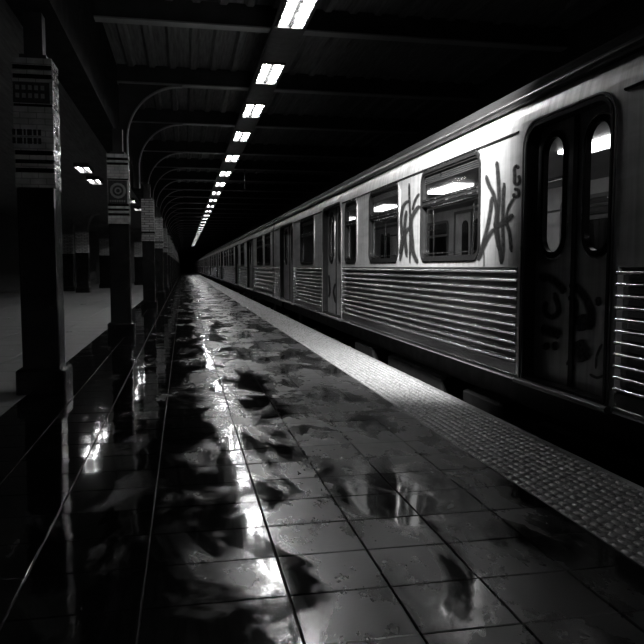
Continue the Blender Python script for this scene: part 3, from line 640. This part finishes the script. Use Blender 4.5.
def make_car(label, YA, YE, doors, wins, lit, nrib=11):
    """doors and wins are (start, end) along the car; the empty stands at its near end on the rails"""
    t = thing('subway_car', label, 'train car', (0, 0, 0), 'stainless subway cars coupled in one train')
    segs = []; a = YA
    for (d0, d1) in doors: segs.append((a, d0-.09)); a = d1+.09
    segs.append((a, YE))
    # upper wall with rounded window openings
    b = MB()
    for (s0, s1) in segs:
        ws = sorted(w for w in wins if s0 < w[0] and w[1] < s1)
        cuts = [s0]+[(ws[i][1]+ws[i+1][0])/2 for i in range(len(ws)-1)]+[s1]
        def strip(Y0, Y1):
            zz = [2.44, 2.5, 2.56, 2.62, ZT]
            for z0, z1 in zip(zz, zz[1:]): b.add([(XS, Y0, z0), (XS, Y1, z0), (XS, Y1, z1), (XS, Y0, z1)], [(0, 3, 2, 1)])
        strip(s0, s1)
        if not ws: b.add([(XS, s0, 1.32), (XS, s1, 1.32), (XS, s1, 2.44), (XS, s0, 2.44)], [(0, 3, 2, 1)])
        for i, w in enumerate(ws):
            hole_panel(b, cuts[i], cuts[i+1], 1.32, 2.44, (w[0]-.0, w[1]+.0, 1.42, 2.385), .11, XS, .06)
    for (d0, d1) in doors:
        hole_panel(b, d0-.09, d1+.09, ZB, 2.50, (d0, d1, ZB+.03, 2.455), .17, XS, .115, None, .03)
        zz = [2.50, 2.56, 2.62, ZT]
        for z0, z1 in zip(zz, zz[1:]): b.add([(XS, d0-.09, z0), (XS, d1+.09, z0), (XS, d1+.09, z1), (XS, d0-.09, z1)], [(0, 3, 2, 1)])
    b.build('body_side', M['steel'], t, smooth=True, fn=bend)
    # ribbed lower panels
    for (s0, s1) in segs:
        if s1-s0 < .1: continue
        prof = [(XS+.0, 1.325)]
        z = 1.30; s = 11/nrib
        for i in range(nrib):
            for q in range(9):
                a = PI*q/8; prof.append((XS+.018-.034*math.sin(a), z-.016*s+.016*s*math.cos(a)))
            if i < nrib-1: prof.append((XS+.04, z-.036*s)); prof.append((XS+.04, z-.072*s))
            z -= .0757*s
        prof += [(XS, .50), (XS, .41), (XS-.012, .405), (XS-.016, .385), (XS-.012, .365), (XS+.01, .36), (XS+.06, .36), (XS+.06, 1.325)]
        b = MB(); b.extr(prof, s0+.002, s1-.002); b.build('ribbed_panel', M['rib'], t, smooth=True)
    # rails, gutters, roof
    for (s0, s1) in segs:
        if s1-s0 < .1: continue
        b = MB(); b.extr([(XS+.005, 2.425), (XS-.012, 2.43), (XS-.016, 2.437), (XS-.012, 2.444), (XS+.005, 2.45)], s0+.03 if s0 > YA else s0, s1-.02)
        b.build('drip_rail', M['rubber'], t)
    b = MB()
    x = XS+.06
    b.extr([(x, 2.66), (x-.045, 2.665), (x-.05, 2.682), (x-.03, 2.69), (x, 2.69)], YA, YE)
    b.extr([(x+.0, 2.69), (x-.02, 2.70), (x-.035, 2.715), (x-.03, 2.73), (x+.02, 2.73)], YA, YE)
    b.extr([(x+.03, 2.73), (x-.005, 2.742), (x-.008, 2.755), (x+.02, 2.765), (x+.06, 2.765)], YA, YE)
    b.build('gutter', M['gutter'], t, smooth=True)
    cx = (XS+XF)/2; hw = (XF-XS)/2-.06; prof = [(cx-hw*math.cos(a), 2.74+.36*math.sin(a)) for a in [PI*i/20 for i in range(21)]]
    b = MB(); b.extr([(XS+.07, 2.60)]+prof+[(XF-.02, 2.60)], YA, YE); b.build('roof', M['roof'], t, smooth=True)
    # inside
    f = [M['interior'], M['interior_d']]
    b = MB(); b.box(XS+.13, XF-.05, YA+.05, YE-.05, .33, .40, M['interior_d']); b.build('car_floor', None, t)
    b = MB(); b.box(XS+.07, XF-.02, YA+.02, YE-.02, 2.52, 2.60, M['interior_d']); b.build('car_ceiling', None, t)
    # far side: wall with its own windows, closed door leaves between
    b = MB(); b.box(XF-.06, XF, YA, YE, .36, 1.42, M['interior']); b.box(XF-.06, XF, YA, YE, 2.30, 2.68, M['interior'])
    fw = []; a = YA+.5
    for (d0, d1) in doors+[(YE-.3, YE-.3)]:
        n = int((d0-a)//1.9)
        for q in range(n):
            s = (d0-a)/n; fw.append((a+q*s+.3, a+(q+1)*s-.3))
        a = d1+.1
    fw.sort(); a = YA
    for (w0, w1) in fw: b.box(XF-.06, XF, a, w0, 1.42, 2.30, M['interior']); a = w1
    b.box(XF-.06, XF, a, YE, 1.42, 2.30, M['interior'])
    b.build('far_side_wall', None, t)
    for (w0, w1) in fw:
        b = MB(); ring(b, (w0+.03, w1-.03, 1.45, 2.27), .08, .05, XF-.085, XF-.05)
        b.box(XF-.08, XF-.04, w0+.01, w1-.01, 1.98, 2.03); fr = b.build('far_window_frame', M['interior_d'], t)
        b = MB(); b.box(XF-.03, XF-.02, w0, w1, 1.42, 2.30); b.build('window_pane', M['glass'], fr)
    for (d0, d1) in doors:
        c = (d0+d1)/2
        b = MB(); b.box(XF-.075, XF-.055, d0-.06, d0, .41, 2.45); b.box(XF-.075, XF-.055, d1, d1+.06, .41, 2.45); b.box(XF-.075, XF-.055, d0-.06, d1+.06, 2.40, 2.46); b.box(XF-.075, XF-.055, c-.02, c+.02, .41, 2.45)
        dd = b.build('far_door_frame', M['interior_d'], t)
        for sgn in (-1, 1):
            b = MB(); plate(b, (c+sgn*.3-.15, c+sgn*.3+.15, 1.4, 2.25), .12, XF-.075, XF-.058); b.build('far_door_window', M['rubber'], dd)
    b = MB()
    for yy in (YA, YE-.06): b.box(XS+.06, XF-.02, yy, yy+.06, .36, 2.7)
    b.build('end_wall', M['interior_d'], t)
    if lit:
        for y in (2.2, 5.55, 9.6, 13.2, 16.6):
            q = MB(); q.box(3.82, 4.12, y, y+1.2, 2.485, 2.52); q.build('interior_light', M['carlight'], t)
        y = YA+.6
        for (d0, d1) in doors+[(YE, YE)]:
            if d0-y > 1:
                q = MB(); q.extr([(XF-.06, .80), (XF-.5, .80), (XF-.53, .86), (XF-.5, .90), (XF-.14, .90), (XF-.11, 1.38), (XF-.06, 1.38)], y+.1, d0-.35)
                q.build('bench_seat', M['seat'], t, smooth=True)
                q = MB(); q.tube([(XF-.5, y+.1, 2.1), (XF-.5, d0-.3, 2.1)], .017); q.tube([(XF-.5, d0-.3, 1.0), (XF-.5, d0-.3, 2.5)], .017); q.tube([(XF-.5, y+.1, 1.0), (XF-.5, y+.1, 2.5)], .017)
                q.tube([(XF-.5, y+.1, 1.36), (XF-.06, y+.1, 1.36)], .015)
                q.tube([(3.25, y+.1, 2.1), (3.25, d0-.3, 2.1)], .017); q.tube([(3.25, d0-.3, .4), (3.25, d0-.3, 2.5)], .017)
                q.build('grab_rail', M['chrome'], t, smooth=True)
            y = d1
    # doors: black rebate lining, two leaves, bright surround, step
    for (d0, d1) in doors:
        c = (d0+d1)/2; w = (d1-d0)/2
        q = MB(); ring(q, (d0+.03, d1-.03, ZB+.05, 2.43), .15, .028, XS-.006, XS+.10, None, .02); q.build('door_surround', M['rubber'], t, smooth=True)
        q = MB(); ring(q, (d0-.02, d1+.02, ZB+.02, 2.47), .19, .014, XS-.010, XS+.004, None, .04); q.build('door_surround_trim', M['gutter'], t, smooth=True)
        ww = min(.32*w/.6, .42)
        la = door_leaf(t, c-w/2, w, XS+.10, 1, ww=ww); lb = door_leaf(t, c+w/2, w, XS+.10, -1, ww=ww)
        q = MB(); q.extr([(XS+.12, .40), (XS-.035, .40), (XS-.05, .39), (XS-.05, .37), (XS-.035, .355), (XS+.12, .35)], d0-.06, d1+.06); q.build('door_step', M['gutter'], t, smooth=True)
    for w in wins: side_window(t, (w[0], w[1], 1.42, 2.385))
    # underframe
    b = MB(); b.box(XS+.3, XF-.1, YA+.1, YE-.1, .05, .36)
    b.build('underframe', M['under'], t)
    y = YA+5.2
    for (L, xo, zl) in ((1.6, .14, -.25), (.9, .12, -.1), (2.2, .16, -.3), (1.2, .13, -.2)):
        q = MB(); q.box(XS+xo, XS+1.0, y, y+L, zl, .05, c=.03); q.build('equipment_box', M['under'], t); y += L+.7
    for yc in (YA+2.6, YE-2.6):
        q = MB(); q.box(XS+.3, XS+.45, yc-1.3, yc+1.3, -.75, -.45); q.box(XF-.45, XF-.3, yc-1.3, yc+1.3, -.75, -.45); q.box(XS+.4, XF-.4, yc-.25, yc+.25, -.6, .05)
        bg = q.build('bogie', M['under'], t)
        for yw in (yc-1, yc+1):
            q = MB(); q.tube([(XS+.45, yw, -.70), (XF-.45, yw, -.70)], .07, 10)
            for xx in (XS+.62, XF-.74): q.tube([(xx, yw, -.70), (xx+.12, yw, -.70)], .41, 24)
            q.build('wheelset', M['under'], bg, smooth=True)
    return t

doors1 = [(4.165, 5.365), (12.2, 13.85), (17.8, 20.2)]
wins1 = [(-.9, .5), (1.2, 3.2), (6.26, 7.88), (8.82, 10.22), (11.06, 11.82), (14.85, 16.55)]
car = make_car('nearest silver subway car with black spray graffiti, ribbed lower side and lit windows', -1.5, 21.7, doors1, wins1, True)
for nm, st, X, lab in (('graffiti_tag', G1, XS, 'tall scrawled black tag between the large window and near door'), ('graffiti_tag', G1N, XS, 'small black looping mark beside the near door'),
                       ('graffiti_tag', G2, XS, 'faded black scrawl between the two windows')):
    ribbons(nm, st, X, car, -.004)['label'] = lab
# bubble lettering painted across the near door leaves, and loops on the second door
leaves = sorted([c for c in car.children if c.name.startswith('door_leaf')], key=lambda o: sum(v.co.y for v in o.data.vertices)/len(o.data.vertices))
def split_y(strokes, lo, hi): 
    out = []
    for L in strokes:
        cur = []
        for q in L:
            if lo <= (q[0]+q[2])/2 <= hi: cur.append(q)
            else:
                if len(cur) > 1: out.append(cur)
                cur = []
        if len(cur) > 1: out.append(cur)
    return out
def clampy(S_, lo, hi): return [[(min(max(a, lo), hi), z, min(max(c, lo), hi), w) for (a, z, c, w) in L] for L in S_]
ribbons('graffiti_tag', clampy(split_y(G3, 4.18, 4.77), 4.18, 4.75), XS+.10, leaves[0], -.004)['label'] = 'fat black bubble graffiti'
ribbons('graffiti_tag', clampy(split_y(G3, 4.765, 5.35), 4.78, 5.35), XS+.10, leaves[1], -.004)['label'] = 'fat black bubble graffiti'
ribbons('graffiti_tag', clampy(split_y(G4, 13.03, 13.83), 13.05, 13.82), XS+.10, leaves[3], -.004)['label'] = 'looping black graffiti'

doors2 = [(28.2, 31.0), (36.0, 38.2)]
wins2 = [(22.5, 24.0), (24.7, 26.7), (32.4, 34.4), (39.4, 41.2), (41.8, 43.0)]
car2 = make_car('second silver subway car, its narrow doors and windows crowding together, unpainted by graffiti', 21.95, 43.6, doors2, wins2, False, 6)
for k in range(1, 9):
    lab = (f'{NTH[k+1]} subway car from the camera, a dark slatted sliver toward the vanishing point' if k < 3 else 'far end subway car, a few dark pixels at the vanishing point')
    dup(car2, (0, 21.9*k, 0), lab)
for i in range(2):
    b = MB(); x = (3.47, 4.90)[i]
    b.extr([(x-.07, -1.25), (x+.07, -1.25), (x+.07, -1.235), (x+.012, -1.22), (x+.012, -1.14), (x+.036, -1.13), (x+.036, -1.11), (x-.036, -1.11), (x-.036, -1.13), (x-.012, -1.14), (x-.012, -1.22), (x-.07, -1.235)], YB+.1, YF-.1)
    tag(b.build('running_rail', M['gutter']), ('steel running rail under the platform side of the train', 'steel running rail under the far side of the train')[i], 'rail')

# ------------------------------------------------------------------ camera and air
cam = bpy.data.cameras.new('camera'); co = bpy.data.objects.new('camera', cam); COL.objects.link(co)
cam.sensor_width = 36; cam.lens = 36*700/644; cam.clip_start = .05; cam.clip_end = 500
th = math.atan(138/700); ph = math.atan(55/700)
co.location = (0, 0, 1.32); co.rotation_euler = (PI/2-ph, 0, -th)
S.camera = co
w = bpy.data.worlds.new('World'); S.world = w; w.use_nodes = True
w.node_tree.nodes['Background'].inputs[0].default_value = g(.01); w.node_tree.nodes['Background'].inputs[1].default_value = 0
